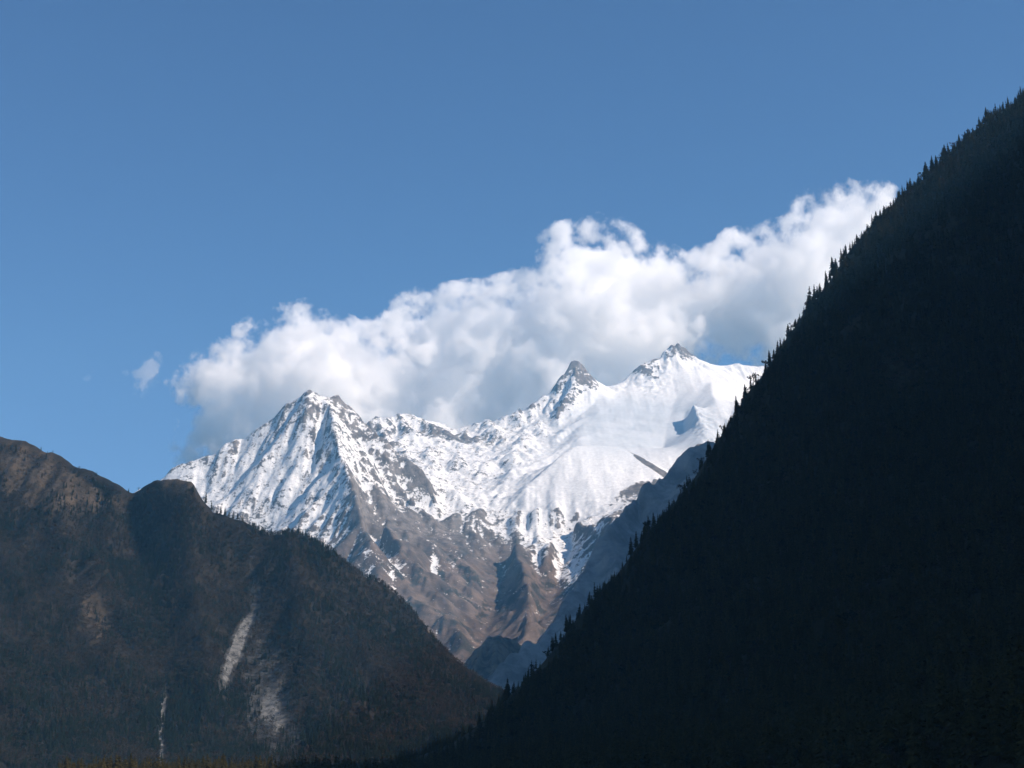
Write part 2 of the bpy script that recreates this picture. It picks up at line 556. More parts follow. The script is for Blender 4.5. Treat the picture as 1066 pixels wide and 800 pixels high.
def build_blue_ridge():
    lines = [
        P((461, 756, 4500), (496, 712, 4700), (531, 681, 4950), (561, 659, 5150), (576, 641, 5250), (596, 606, 5430), (616, 573, 5600),
          (631, 544, 5730), (656, 517, 5920), (681, 492, 6070), (706, 467, 6220), (727, 463, 6270), (741, 462, 6320), (760, 468, 6360)),
        P((741, 462, 6320), (800, 455, 6250), (900, 330, 6150)), [at(900, 330, 6150), (1900, 5800, 2350), (1850, 5000, 2300), (1650, 4350, 1950), (1600, 4000, 1800)],  # hidden high mountain to the right, added to throw shade on this ridge
        P((631, 544, 5730), (645, 580, 5500), (650, 620, 5250)),
        P((681, 492, 6070), (695, 540, 5800), (700, 580, 5500)),
        P((576, 641, 5250), (588, 680, 5000), (587, 720, 4800)),
        P((665, 540, 5980), (672, 575, 5650), (675, 610, 5400)),
        [(-500, 4200, 40), (100, 4300, 60), (500, 4100, 100), (900, 4000, 400), (1600, 4000, 1800), (2500, 4000, 1200)],
        [(-500, 4200, 40), (-400, 5000, 60), (0, 5600, 120), (200, 6300, 250), (500, 7000, 420)],
        [(1000, 6900, 1000), (2500, 7000, 1000)],
    ]
    T = Terrain(-500, 2500, 4000, 7000, 9.0, lines, 400)
    T.H = blur(T.H, 1)
    X, Y = T.X, T.Y
    T.H += 55 * ridged(X + 80 * fbm(X, Y, 300, 2, 4), Y, 330, 4, 71) + 10 * fbm(X, Y, 70, 3, 72)
    T.erode(1500, 40, 20, 8, 0.5, 3, weight=0.5)
    T.erode(8000, 40, 12, 8, 0.35, weight=0.6)
    T.H += 20 * ridged(X, Y, 90, 4, 73, .6)
    o = T.build('shaded_ridge', slope_material('shaded_ridge_ground', (0.15, 0.142, 0.138), (0.30, 0.275, 0.26), 110, 16.0))
    tag(o, 'steep bare ridge in blue shade between the snow massif and the dark wooded slope', 'ridge', kind='structure')
    lines = [
        P((470, 715, 6300), (491, 680, 6300), (507, 664, 6350), (520, 659, 6400), (541, 671, 6450), (570, 690, 6500), (600, 710, 6500)),
        P((520, 659, 6400), (515, 685, 6150), (512, 710, 5950)),
        P((507, 664, 6350), (496, 690, 6100), (490, 715, 5900)),
        P((505, 680, 6280), (503, 700, 6100)),
        [(-700, 5700, 30), (-350, 5650, 120), (300, 5650, 160)], [(-700, 5700, 30), (-700, 6900, 100)], [(300, 5650, 160), (450, 6900, 350)],
        [(-700, 6900, 100), (0, 6900, 380), (450, 6900, 350)],
    ]
    T = Terrain(-700, 460, 5650, 6900, 8.0, lines, 300)
    X, Y = T.X, T.Y
    T.H += 30 * ridged(X, Y, 180, 4, 91) + 8 * fbm(X, Y, 50, 3, 92)
    T.erode(2500, 40, 12, 9, 0.4)
    o = T.build('foothill', slope_material('foothill_ground', (0.06, 0.052, 0.042), (0.20, 0.15, 0.105), 60, 10.0))
    tag(o, 'small brown knoll at the foot of the snow massif where the valley narrows', 'hill', kind='structure')


# ------------------------------------------------------------------ left hill
def build_left_hill():
    lines = [
        P((-420, 373, 3950), (-200, 418, 3850), (-60, 445, 3750), (0, 450, 3700), (20, 454, 3680), (45, 464, 3650), (75, 477, 3600), (100, 489, 3580),
          (125, 501, 3560), (137, 508, 3560), (150, 501, 3550), (170, 495, 3500), (185, 492, 3480), (200, 495, 3450), (207, 515, 3440),
          (215, 525, 3430), (245, 535, 3420), (262, 545, 3400), (275, 555, 3400), (300, 553, 3380), (340, 560, 3380), (360, 575, 3400),
          (390, 597, 3420), (405, 610, 3430), (420, 621, 3440), (440, 645, 3450), (455, 663, 3450), (475, 675, 3450), (490, 690, 3450),
          (505, 710, 3450), (515, 730, 3450), (525, 749, 3450), (560, 800, 3450)),
        P((20, 454, 3680), (45, 496, 3530), (75, 560, 3320), (105, 630, 3080), (135, 690, 2880), (155, 740, 2740), (160, 790, 2620)),
        P((137, 508, 3560), (145, 558, 3420), (155, 620, 3190), (168, 690, 2960), (172, 730, 2820), (166, 790, 2640)),
        P((185, 492, 3480), (195, 537, 3365), (205, 600, 3180), (212, 660, 2990), (215, 720, 2800), (215, 790, 2600)),
        P((262, 545, 3400), (262, 580, 3310), (258, 640, 3140), (262, 700, 2950), (268, 790, 2670)),
        P((300, 553, 3380), (315, 590, 3220), (325, 650, 3030), (332, 720, 2810), (340, 800, 2570)),
        P((390, 597, 3420), (400, 650, 3200), (410, 710, 2950), (420, 780, 2700)),
        P((-80, 480, 3600), (-60, 560, 3250), (-20, 650, 2900), (20, 740, 2600)),
        P((10, 500, 3560), (20, 580, 3250), (50, 660, 2950), (90, 750, 2680)),
        [(-2300, 2350, 20), (600, 2350, 20)], [(600, 2350, 20), (650, 4700, 40)],
        [(-2300, 4700, 300), (-1000, 4700, 250), (650, 4700, 40)],
        [(-2300, 2350, 20), (-2300, 3000, 500), (-2300, 3900, 1000), (-2300, 4700, 300)],
    ]
    T = Terrain(-2300, 650, 2350, 4700, 6.0, lines, 200)
    T.H = blur(T.H, 3)
    X, Y = T.X, T.Y
    px, py = project(X, Y, T.H)
    T.H += 15 * ridged(X + 50 * fbm(X, Y, 200, 2, 14), Y, 230, 4, 101) + 6 * fbm(X, Y, 45, 3, 102)
    T.erode(2500, 40, 20, 10, 0.5, 3, weight=0.45)
    T.erode(14000, 40, 12, 10, 0.35, weight=0.5)
    scree = paint(px, py, [(243, 672, 8, 46, 18, 1.0), (266, 600, 7, 40, -3, .55), (276, 695, 26, 66, -8, .50), (284, 765, 34, 52, -5, .50), (290, 730, 14, 50, 0, .08),
                           (170, 732, 3.5, 26, 6, 1.1), (167, 782, 3.5, 16, 0, 1.2), (168, 758, 3, 30, 3, .4), (255, 640, 6, 20, 25, .5)])
    scree = scree + 0.12 * (scree > .15)
    grass = paint(px, py, [(25, 482, 75, 26, 22, 1.0), (95, 505, 50, 10, 22, .7), (80, 560, 24, 70, -30, .4), (186, 503, 20, 9, 8, 1.2), (60, 640, 60, 50, 0, .3),
                           (110, 650, 20, 60, -30, .4)])
    m, nt, b = new_mat('left_hill_ground')
    t = NT(nt)
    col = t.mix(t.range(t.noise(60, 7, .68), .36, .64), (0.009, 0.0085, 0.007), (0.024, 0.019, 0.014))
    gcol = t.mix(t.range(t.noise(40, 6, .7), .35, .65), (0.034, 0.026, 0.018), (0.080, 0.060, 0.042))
    g = t.math('ADD', t.attr('grass'), t.math('MULTIPLY', t.math('SUBTRACT', t.noise(50, 5, .65), .5), .9))
    col = t.mix(t.range(g, .3, .75), col, gcol)
    a = t.math('ADD', t.attr('scree'), t.math('MULTIPLY', t.math('SUBTRACT', t.noise(30, 7, .75, stretch=(1, 1, .3)), .5), 1.7))
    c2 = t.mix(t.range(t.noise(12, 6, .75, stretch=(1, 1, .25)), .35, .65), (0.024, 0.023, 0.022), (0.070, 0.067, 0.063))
    c3 = t.mix(t.range(t.noise(12, 6, .75, stretch=(1, 1, .25)), .35, .62), (0.05, 0.048, 0.046), (0.17, 0.167, 0.16))
    c2 = t.mix(t.range(t.attr('scree'), .78, .98), c2, c3)
    col = t.mix(t.range(a, .34, .6), col, c2)
    t.link(col, b.inputs['Base Color'])
    t.link(t.bump(t.noise(24, 7, .65), 7.0, .9), b.inputs['Normal'])
    o = T.build('wooded_hill', m, {'scree': scree, 'grass': grass})
    tag(o, 'brown wooded hill with pale landslide scars closing the valley on one side', 'hill', kind='structure')
    T.scree, T.grass = scree, grass
    return T


# ------------------------------------------------------------------ right slope
CREST = [(350, 822), (400, 803), (440, 788), (470, 773), (500, 758), (520, 738), (545, 713), (570, 688), (590, 659), (615, 631), (630, 613),
         (650, 593), (670, 561), (690, 538), (715, 508), (735, 483), (745, 463), (760, 440), (780, 410), (800, 385), (822, 350), (845, 315),
         (860, 299), (880, 267), (900, 244), (925, 218), (945, 199), (985, 164), (1030, 127), (1066, 98)]


_cx = np.arange(350, 1067, 9.0)
_cy = np.interp(_cx, [c[0] for c in CREST], [c[1] for c in CREST]) + 9.0 * fbm(_cx, _cx * 0 + 4.2, 75, 3, 77) - 1
CREST = list(zip(_cx.tolist(), _cy.tolist())) + [(1066, 98)]


def crest_depth(px):
    return 1400 + (px - 470) / 596.0 * 650


def build_right_slope():
    crest = P(*[(a, b, crest_depth(a)) for a, b in CREST])
    back_a = P(*[(a, b + 14, crest_depth(a) + 110) for a, b in CREST if a < 1000])
    back_b = P(*[(a, b + 55, crest_depth(a) + 300) for a, b in CREST if b + 55 < 815 and a < 880])
    lines = [
        back_a, back_b, crest + P((1130, 60, 2050)) + [(1150, 1500, 1200)], [(900, 2300, 600), (1500, 2300, 700)],
        P((960, 190, 1934), (945, 330, 1620), (915, 480, 1340), (870, 640, 1050), (820, 800, 790)),
        P((800, 385, 1760), (792, 500, 1530), (765, 640, 1260), (715, 800, 990)),
        P((640, 603, 1585), (640, 680, 1430), (620, 740, 1310), (590, 800, 1190)),
        P((1066, 300, 1650), (1066, 480, 1220), (1066, 640, 870), (1066, 800, 530)),
        [(-420, 1500, 4), (-100, 1330, 4), (110, 430, 4), (150, 260, 2)],
        [(-420, 260, -4), (150, 260, 2)], [(-420, 260, -4), (-420, 1500, 4)],
        [(1450, 260, 1250), (1430, 800, 1330), (1350, 1200, 1300), (1150, 1500, 1200)],  # unseen higher ridge out of frame, added to keep the face in shade
        [(-420, 1500, 5), (-200, 1640, 7), (0, 2000, 10), (200, 2600, 13), (500, 3400, 18)], [(-420, 3400, 18), (500, 3400, 18)],
        [(2300, 260, 700), (2300, 3400, 500)], [(500, 3400, 18), (900, 3400, 300), (2300, 3400, 500)],
        [(150, 260, 2), (800, 260, 650), (1450, 260, 1250), (2300, 260, 700)],
        [(350, 2500, 120), (700, 2700, 250)],
    ]
    T = Terrain(-420, 2300, 260, 3400, 6.0, lines, 200)
    T.H = blur(T.H, 2)
    X, Y = T.X, T.Y
    d = fbm(X, Y, 120, 4, 201) * 14 + ridged(X, Y, 260, 3, 205) * 22
    px, py = project(X, Y, T.H)
    cy_ = np.interp(px, [c[0] for c in CREST], [c[1] for c in CREST])
    T.H += d * (0.25 + 0.75 * smooth(0, 40, py - cy_)) * smooth(6, 70, T.H) * smooth(300, 520, Y) * smooth(40, -120, Y - crest_depth(px))
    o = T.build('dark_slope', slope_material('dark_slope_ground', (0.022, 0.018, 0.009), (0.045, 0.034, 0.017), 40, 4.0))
    tag(o, 'steep wooded mountainside in deep shade falling across the near side of the valley', 'mountainside', kind='structure')
    return T


def build_ground():
    xs = np.linspace(-7800, 7800, 79)
    ys = np.linspace(-2800, 14000, 85)
    X, Y = np.meshgrid(xs, ys)
    Z = -2.0 + 0.006 * np.clip(Y, 0, 6000) + 1.2 * fbm(X, Y, 900, 3, 300) * smooth(100, 800, np.hypot(X, Y))
    co = np.stack([X, Y, Z], -1).reshape(-1, 3)
    nx = len(xs)
    k = (np.arange(len(ys) - 1)[:, None] * nx + np.arange(nx - 1)[None, :]).ravel()
    me = raw_mesh('valley_ground', co, np.stack([k, k + 1, k + nx + 1, k + nx], 1))
    me.materials.append(slope_material('valley_ground', (0.035, 0.04, 0.02), (0.09, 0.075, 0.045), 25, 0.6))
    o = bpy.data.objects.new('valley_ground', me)
    C.objects.link(o)
    return tag(o, 'flat grassy valley floor between the mountainsides', 'ground', kind='structure')


def ground_z(x, y):
    return -2.0 + 0.006 * np.clip(y, 0, 6000)


# ------------------------------------------------------------------ trees
def leaf_mat(name, ca, cb):
    m, nt, b = new_mat(name)
    t = NT(nt)
    oi = t.node('ShaderNodeObjectInfo')
    c = t.mix(oi.outputs['Random'], ca, cb)
    n = t.range(t.noise(1.6, 3, .6), .3, .7)
    c2 = t.mix(n, tuple(v * .7 for v in ca), c)
    t.link(c2, b.inputs['Base Color'])
    return m


def tube(pts, rad, sides):
    co, fa = [], []
    for (p, r) in zip(pts, rad):
        for s in range(sides):
            a = 2 * math.pi * s / sides
            co.append((p[0] + r * math.cos(a), p[1] + r * math.sin(a), p[2]))
    for i in range(len(pts) - 1):
        for s in range(sides):
            a, b = i * sides + s, i * sides + (s + 1) % sides
            fa.append((a, b, b + sides, a + sides))
    return co, fa


def conifer_meshes(seed, mats, height=20.0, slim=1.0, rag=1.0):
    """A tapered trunk and a crown of drooping needle sprays in uneven whorls."""
    r = random.Random(seed)
    lean = (r.uniform(-.3, .3), r.uniform(-.3, .3))
    n = 8
    pts = [(lean[0] * (i / n) ** 2, lean[1] * (i / n) ** 2, height * .96 * i / n) for i in range(n + 1)]
    co, fa = tube(pts, [0.02 * height * (1 - .93 * i / n) for i in range(n + 1)], 6)
    tr = raw_mesh('trunk', np.array(co), np.array(fa))
    tr.materials.append(mats[0])
    co, fa = [], []
    z = height * r.uniform(.10, .2)
    side_gain = [r.uniform(.65, 1.2) for _ in range(6)]
    while z < height * .985:
        f = z / height
        rad = slim * height * (0.185 * (1 - f) ** .8 + .012) * r.uniform(.7, 1.15) * min(1, .55 + f * 3)
        nb = 9 if f < .75 else 6
        a0 = r.uniform(0, 6.28)
        for b in range(nb):
            if r.random() < .14 * rag:
                continue
            a = a0 + 6.283 * b / nb + r.uniform(-.3, .3)
            L = rad * r.uniform(.6, 1.2) * side_gain[int(a / 6.283 * 6) % 6]
            droop = L * r.uniform(.12, .45)
            ca, sa = math.cos(a), math.sin(a)
            zz = z + r.uniform(-.3, .3)
            w = L * r.uniform(.26, .4) + .18
            # a spray: spine of three points, wings hanging off both sides
            base = len(co)
            cx, cyy = lean[0] * f * f, lean[1] * f * f
            for (q, ww, dz) in ((0.02, .12, .25), (.45, 1.0, .1), (.8, .7, -.55), (1.05, .06, -1.0 + r.uniform(0, .35))):
                sx, sy, sz = cx + ca * L * q, cyy + sa * L * q, zz + dz * droop
                hang = ww * w * r.uniform(.25, .75)
                co.append((sx - sa * ww * w, sy + ca * ww * w, sz - hang))
                co.append((sx, sy, sz + .05))
                co.append((sx + sa * ww * w, sy - ca * ww * w, sz - hang))
            for k in range(3):
                p = base + k * 3
                fa.append((p, p + 1, p + 4, p + 3))
                fa.append((p + 1, p + 2, p + 5, p + 4))
        z += height * r.uniform(.026, .048) * (1.0 if f < .8 else .7)
    # leader shoot
    b = len(co)
    tipx, tipy = lean
    for a in range(3):
        co.append((tipx + .16 * math.cos(a * 2.1), tipy + .16 * math.sin(a * 2.1), height * .94))
    co.append((tipx, tipy, height * 1.01))
    fa += [(b, b + 1, b + 3, b + 3), (b + 1, b + 2, b + 3, b + 3), (b + 2, b, b + 3, b + 3)]
    fa = np.array(fa)
    tri = fa[fa[:, 2] == fa[:, 3]][:, :3]
    quad = fa[fa[:, 2] != fa[:, 3]]
    quad = np.concatenate([quad, np.zeros((0, 4), int)])
    allt = np.concatenate([quad[:, [0, 1, 2]], quad[:, [0, 2, 3]], tri])
    cr = raw_mesh('crown', np.array(co), allt, False)
    cr.materials.append(mats[1])
    return tr, cr


def broadleaf_meshes(seed, mats, height=11.0, leaves=170, bare=0.0):
    """Forked trunk with limbs and a loose crown of leaf clumps spread through its volume."""
    r = random.Random(seed)
    co, fa = tube([(0, 0, 0), (.1, .05, height * .3), (.15, .2, height * .6)], [height * .022, height * .016, height * .008], 5)
    ends = []
    for k in range(6):
        a = k * 1.05 + r.uniform(-.3, .3)
        s = height * r.uniform(.25, .5)
        e = (math.cos(a) * height * r.uniform(.18, .32), math.sin(a) * height * r.uniform(.18, .32), height * r.uniform(.6, .95))
        mid = (e[0] * .45, e[1] * .45, s + (e[2] - s) * .55)
        c2, f2 = tube([(.08, .08, s), mid, e], [height * .009, height * .006, height * .002], 4)
        fa += [tuple(v + len(co) for v in q) for q in f2]
        co += c2
        ends.append(e)
    tr = raw_mesh('trunk', np.array(co), np.array(fa))
    tr.materials.append(mats[0])
    co, fa = [], []
    cl = [(e, height * r.uniform(.10, .2)) for e in ends] + [((0, 0, height * .8), height * .2), ((0, 0, height * .55), height * .2)]
    for k in range(leaves):
        (c, rr) = cl[k % len(cl)]
        d = [r.gauss(0, 1) for _ in range(3)]
        l = math.sqrt(sum(v * v for v in d)) + 1e-6
        q = rr * r.random() ** .35
        p = [c[i] + d[i] / l * q * (1, 1, .8)[i] for i in range(3)]
        s = height * r.uniform(.022, .05)
        u = [r.gauss(0, 1) for _ in range(3)]
        v = [r.gauss(0, 1) for _ in range(3)]
        b = len(co)
        for (su, sv) in ((-1, -1), (1, -.6), (.8, 1), (-.7, .8)):
            co.append(tuple(p[i] + s * (su * u[i] + sv * v[i]) * .6 for i in range(3)))
        fa.append((b, b + 1, b + 2, b + 3))
    cr = raw_mesh('crown', np.array(co), np.array(fa), False)
    cr.materials.append(mats[1])
    return tr, cr


def joined(name, tr, cr):
    """One mesh of trunk and crown for the far forest masses."""
    import bmesh
    bm = bmesh.new()
    bm.from_mesh(tr)
    n = len(bm.faces)
    bm.from_mesh(cr)
    bm.faces.ensure_lookup_table()
    for i, f in enumerate(bm.faces):
        f.material_index = 0 if i < n else 1
    me = bpy.data.meshes.new(name)
    bm.to_mesh(me)
    bm.free()
    me.materials.append(tr.materials[0])
    me.materials.append(cr.materials[0])
    return me


def proto_collection(name, meshes):
    col = bpy.data.collections.new(name)
    for i, me in enumerate(meshes):
        col.objects.link(bpy.data.objects.new('forest_tree', me))
    return col


def scatter_group():
    ng = bpy.data.node_groups.new('forest_scatter', 'GeometryNodeTree')
    ng.interface.new_socket('Geometry', in_out='INPUT', socket_type='NodeSocketGeometry')
    ng.interface.new_socket('Trees', in_out='INPUT', socket_type='NodeSocketCollection')
    ng.interface.new_socket('Geometry', in_out='OUTPUT', socket_type='NodeSocketGeometry')
    gi, go = ng.nodes.new('NodeGroupInput'), ng.nodes.new('NodeGroupOutput')
    ci = ng.nodes.new('GeometryNodeCollectionInfo')
    ci.inputs['Separate Children'].default_value = True
    ci.inputs['Reset Children'].default_value = True
    ip = ng.nodes.new('GeometryNodeInstanceOnPoints')
    ip.inputs['Pick Instance'].default_value = True

    def na(n, t):
        a = ng.nodes.new('GeometryNodeInputNamedAttribute')
        a.data_type = t
        a.inputs['Name'].default_value = n
        return a.outputs['Attribute']
    L = ng.links.new
    L(gi.outputs['Geometry'], ip.inputs['Points'])
    L(gi.outputs['Trees'], ci.inputs['Collection'])
    L(ci.outputs[0], ip.inputs['Instance'])
    L(na('variant', 'INT'), ip.inputs['Instance Index'])
    L(na('turn', 'FLOAT_VECTOR'), ip.inputs['Rotation'])
    L(na('size', 'FLOAT_VECTOR'), ip.inputs['Scale'])
    L(ip.outputs[0], go.inputs[0])
    return ng


SCATTER = scatter_group()


def forest(name, pts, size, variant, col, label):
    n = len(pts)
    me = bpy.data.meshes.new(name)
    me.vertices.add(n)
    me.vertices.foreach_set('co', np.asarray(pts, np.float32).ravel())
    a = me.attributes.new('variant', 'INT', 'POINT')
    a.data.foreach_set('value', np.asarray(variant, np.int32))
    a = me.attributes.new('turn', 'FLOAT_VECTOR', 'POINT')
    t = np.zeros((n, 3), np.float32)
    t[:, 2] = RNG.uniform(0, 6.28, n)
    t[:, :2] = RNG.normal(0, .03, (n, 2))
    a.data.foreach_set('vector', t.ravel())
    a = me.attributes.new('size', 'FLOAT_VECTOR', 'POINT')
    s = np.stack([size * RNG.uniform(.85, 1.15, n)] * 2 + [size], 1).astype(np.float32)
    a.data.foreach_set('vector', s.ravel())
    o = bpy.data.objects.new(name, me)
    C.objects.link(o)
    md = o.modifiers.new('scatter', 'NODES')
    md.node_group = SCATTER
    md['Socket_1'] = col
    return tag(o, label, 'forest', kind='stuff')


bark, _nt, _b = new_mat('bark')
_b.inputs['Base Color'].default_value = (0.055, 0.042, 0.032, 1)
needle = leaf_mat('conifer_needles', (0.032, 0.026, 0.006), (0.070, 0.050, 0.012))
needle_far = leaf_mat('far_conifer_needles', (0.010, 0.016, 0.008), (0.024, 0.031, 0.014))
russet = leaf_mat('russet_leaves', (0.032, 0.022, 0.012), (0.080, 0.054, 0.030))
twig = leaf_mat('bare_twigs', (0.034, 0.026, 0.019), (0.084, 0.066, 0.050))
olive = leaf_mat('olive_leaves', (0.014, 0.017, 0.009), (0.030, 0.031, 0.015))

CONS = [conifer_meshes(s, (bark, needle), 20, w, g) for s, w, g in ((1, 1.3, 1), (2, .95, 1.4), (3, 1.55, .8), (4, 1.2, 2.0), (5, .8, 1.2), (6, 1.4, 1.6))]
BRDS = [broadleaf_meshes(s, (bark, m_), 11, 170) for s, m_ in ((11, olive), (12, russet), (13, twig))]


def tree_copy(kind, v, x, y, z, s, label, group):
    """One conifer or broadleaf: an Empty at the foot of the trunk with its trunk and crown."""
    tr, cr = (CONS if kind == 'conifer' else BRDS)[v]
    e = bpy.data.objects.new('conifer' if kind == 'conifer' else 'broadleaf_tree', None)
    C.objects.link(e)
    e.empty_display_size = 1
    e.location = (x, y, z)
    e.rotation_euler = (random.gauss(0, .025), random.gauss(0, .025), random.uniform(0, 6.28))
    w = s * random.uniform(.85, 1.15)
    e.scale = (w, w, s)
    tag(e, label, 'tree', group)
    for me, nm in ((tr, 'trunk'), (cr, 'crown')):
        o = bpy.data.objects.new(nm, me)
        C.objects.link(o)
        o.parent = e
    return e


def skyline(T, px, y0, y1):
    """Where the terrain's outline stands for someone looking along this bearing."""
    Y = np.linspace(y0, y1, 160)
    X = (px - 533.0) / F_PX * Y * 1.06
    for _ in range(4):
        Z = T.height(X, Y)
        X = (px - 533.0) / F_PX * (Y * CP + Z * SP)
    k = int(np.argmin(project(X, Y, Z)[1]))
    return float(X[k]), float(Y[k]), float(Z[k])


def build_trees(TR, TL):
    # --- single conifers along the crest of the dark slope
    px = 432.0
    while px < 1069:
        x, y, z = skyline(TR, px, crest_depth(px) - 60, crest_depth(px) + 60)
        x, y = x + random.uniform(-5, 5), y + random.uniform(-9, 5)
        z = float(TR.height(x, y))
        g = float(gnoise(np.array(px / 26.0), np.array(3.3), 9))
        h = max(6.5, 15.0 + 9 * g + random.gauss(0, 4.2))
        h *= 0.66 + 0.25 * float(smooth(560, 760, np.array(px)))
        v = random.choice((0, 1, 1, 2, 3, 4, 4, 5))
        if px > 905 or (px > 850 and False):
            lab, gr = 'dark conifer on the crest of the shaded mountainside before plain blue sky', 'crest conifers against blue sky'
        elif px > 785:
            lab, gr = 'dark conifer on the crest of the shaded mountainside before white cloud', 'crest conifers against the cloud'
        elif px > 738:
            lab, gr = 'dark conifer on the crest of the shaded mountainside before the bright glacier', 'crest conifers against the glacier'
        elif px > 518:
            lab, gr = 'dark conifer on the crest of the shaded mountainside before the bare blue ridge', 'crest conifers against the blue ridge'
        else:
            lab, gr = 'dark conifer low on the shaded mountainside crest before the brown wooded hill', 'crest conifers against the wooded hill'
        if random.random() < .16:
            tree_copy('broadleaf', random.choice((0, 0, 1, 2)), x, y, z - .4, h * .75 / 11.0,
                      lab.replace('dark conifer', 'rounded broadleaf tree'), gr.replace('conifers', 'broadleaf trees'))
        else:
            tree_copy('conifer', v, x, y, z - .4, h / 20.0, lab, gr)
        px += random.uniform(1.8, 4.2)
    # --- the small row of firs on the shoulder of the left hill
    for i, (px, hh) in enumerate(((214, 28), (220.5, 25), (226, 16), (230, 20), (234.5, 21), (238.5, 17), (243, 20), (247.5, 21), (253, 14))):
        x, y, _ = skyline(TL, px, 3300, 3560)
        y -= 3
        tree_copy('conifer', (1, 4)[i % 2], x, y, float(TL.height(x, y)) - .3, hh / 20.0,
                  'slender fir in the short row on the brown hill shoulder before bright snow', 'firs on the hill shoulder')
    px = 276.0
    while px < 345:
        x, y, _ = skyline(TL, px, 3280, 3500)
        tree_copy('conifer', random.choice((0, 2, 5)), x, y, float(TL.height(x, y)) - .3, random.uniform(7, 12) / 20,
                  'small bushy conifer on the hill spur below the snowy peak', 'conifers along the hill spur')
        px += random.uniform(2.6, 5)
    # --- forest on the dark slope
    n = 130000
    x, y = RNG.uniform(-300, 1500, n), RNG.uniform(300, 2300, n)
    z = TR.height(x, y)
    px, py = project(x, y, z)
    cy_ = np.interp(px, [c[0] for c in CREST], [c[1] for c in CREST])
    g0 = np.clip(.72 + .35 * fbm(x, y, 90, 2, 402) + RNG.normal(0, .17, n), .3, 1.25)
    pt = project(x, y, z + 19 * g0)[1]
    ok = (px > 340) & (px < 1180) & (py < 850) & (pt > cy_ - 3 - np.where(px < 530, 12, 5) * RNG.random(n) ** 3) & (((y > 1230) & (z > ground_z(x, y) + 0.6)) | (z > 5.2))
    ok &= fbm(x, y, 60, 3, 401) > -.5
    idx = np.where(ok)[0][:42000]
    x, y, z = x[idx], y[idx], z[idx]
    k = len(idx)
    sz = g0[idx]
    var = RNG.choice(9, k, p=(.14, .14, .14, .14, .1, .14, .09, .06, .05))
    warm = paint(px[idx], py[idx], [(938, 395, 34, 22, 10, .9), (1000, 180, 60, 20, -40, .45), (890, 330, 40, 16, -50, .35), (820, 480, 40, 30, 0, .25), (1010, 600, 60, 80, 20, .2)])
    var = np.where(RNG.random(k) < warm, RNG.choice((7, 7, 8, 6), k), var)
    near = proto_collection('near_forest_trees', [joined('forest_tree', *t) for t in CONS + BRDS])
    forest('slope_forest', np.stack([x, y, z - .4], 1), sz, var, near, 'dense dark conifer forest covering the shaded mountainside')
    # --- valley trees at the bottom of the picture
    n = 5200
    x, y = RNG.uniform(-620, 60, n), RNG.uniform(1130, 1700, n)
    px, py = project(x, y, ground_z(x, y))
    inside = (px > 60) & (px < 560) & ((TR.height(x, y) < ground_z(x, y) + 1) | (x < -420))
    x, y = x[inside], y[inside]
    k = len(x)
    sz = np.clip(RNG.normal(.95, .2, k), .4, 1.3)
    forest('valley_forest', np.stack([x, y, ground_z(x, y) - .3], 1), sz, RNG.choice(9, k, p=(.16, .16, .16, .16, .12, .14, .06, .02, .02)), near,
           'band of green conifer woods on the valley floor below the brown hill')
    # --- left hill woods
    mats_far = [joined('forest_tree', *conifer_meshes(s, (bark, needle_far), 15, w, 1.2)) for s, w in ((21, 1.1), (22, .9))]
    mats_far += [joined('forest_tree', *broadleaf_meshes(30 + i, (bark, m_), 11, 90)) for i, m_ in enumerate((olive, russet, twig, twig, russet))]
    far = proto_collection('far_forest_trees', mats_far)
    n = 150000
    x, y = RNG.uniform(-1400, 80, n), RNG.uniform(2420, 3720, n)
    z = TL.height(x, y)
    px, py = project(x, y, z)
    i = np.clip(((x - TL.x0) / TL.cell).astype(int), 0, TL.H.shape[1] - 1)
    j = np.clip(((y - TL.y0) / TL.cell).astype(int), 0, TL.H.shape[0] - 1)
    dens = 1 - .95 * np.clip(TL.scree[j, i] * 1.3 - .12, 0, 1) - .85 * np.clip(TL.grass[j, i], 0, 1)
    dens *= .55 + .9 * (fbm(x, y, 110, 3, 411) + .3)
    lc = np.interp(px, [-60, 0, 20, 45, 75, 100, 125, 137, 150, 170, 185, 200, 207, 215, 245, 262, 275],
                   [445, 450, 454, 464, 477, 489, 501, 508, 501, 495, 492, 495, 513, 525, 535, 545, 555])
    dens *= np.where((px < 262) & (py < lc + 13), .02, 1.0)
    ok = (RNG.random(n) < dens) & (px > -30) & (px < 560) & (py < 815)
    idx = np.where(ok)[0][:60000]
    x, y, z = x[idx], y[idx], z[idx]
    k = len(idx)
    cn = fbm(x, y, 170, 3, 421) + .25 * smooth(300, 50, z) + .12 * smooth(-500, 0, x)
    con = RNG.random(k) < np.clip(.25 + 1.1 * cn, .04, .9)
    var = np.where(con, RNG.choice(2, k), 2 + RNG.choice(5, k))
    sz = np.clip(.8 + RNG.normal(0, .2, k), .35, 1.3)
    forest('hillside_woods', np.stack([x, y, z - .3], 1), sz, var, far, 'mixed bare and evergreen woods covering the brown hill')


# ------------------------------------------------------------------ clouds
def inside_poly(px, py, poly):
    c = np.zeros(px.shape, bool)
    for (x1, y1), (x2, y2) in zip(poly, poly[1:] + poly[:1]):
        if y1 == y2:
            continue
        c ^= ((y1 > py) != (y2 > py)) & (px < (x2 - x1) * (py - y1) / (y2 - y1) + x1)
    return c


def dist_poly(px, py, poly):
    d = np.full(px.shape, 1e9)
    for (x1, y1), (x2, y2) in zip(poly, poly[1:] + poly[:1]):
        L = (x2 - x1) ** 2 + (y2 - y1) ** 2
        t = np.clip(((px - x1) * (x2 - x1) + (py - y1) * (y2 - y1)) / L, 0, 1)
        d = np.minimum(d, np.hypot(px - x1 - t * (x2 - x1), py - y1 - t * (y2 - y1)))
    return d


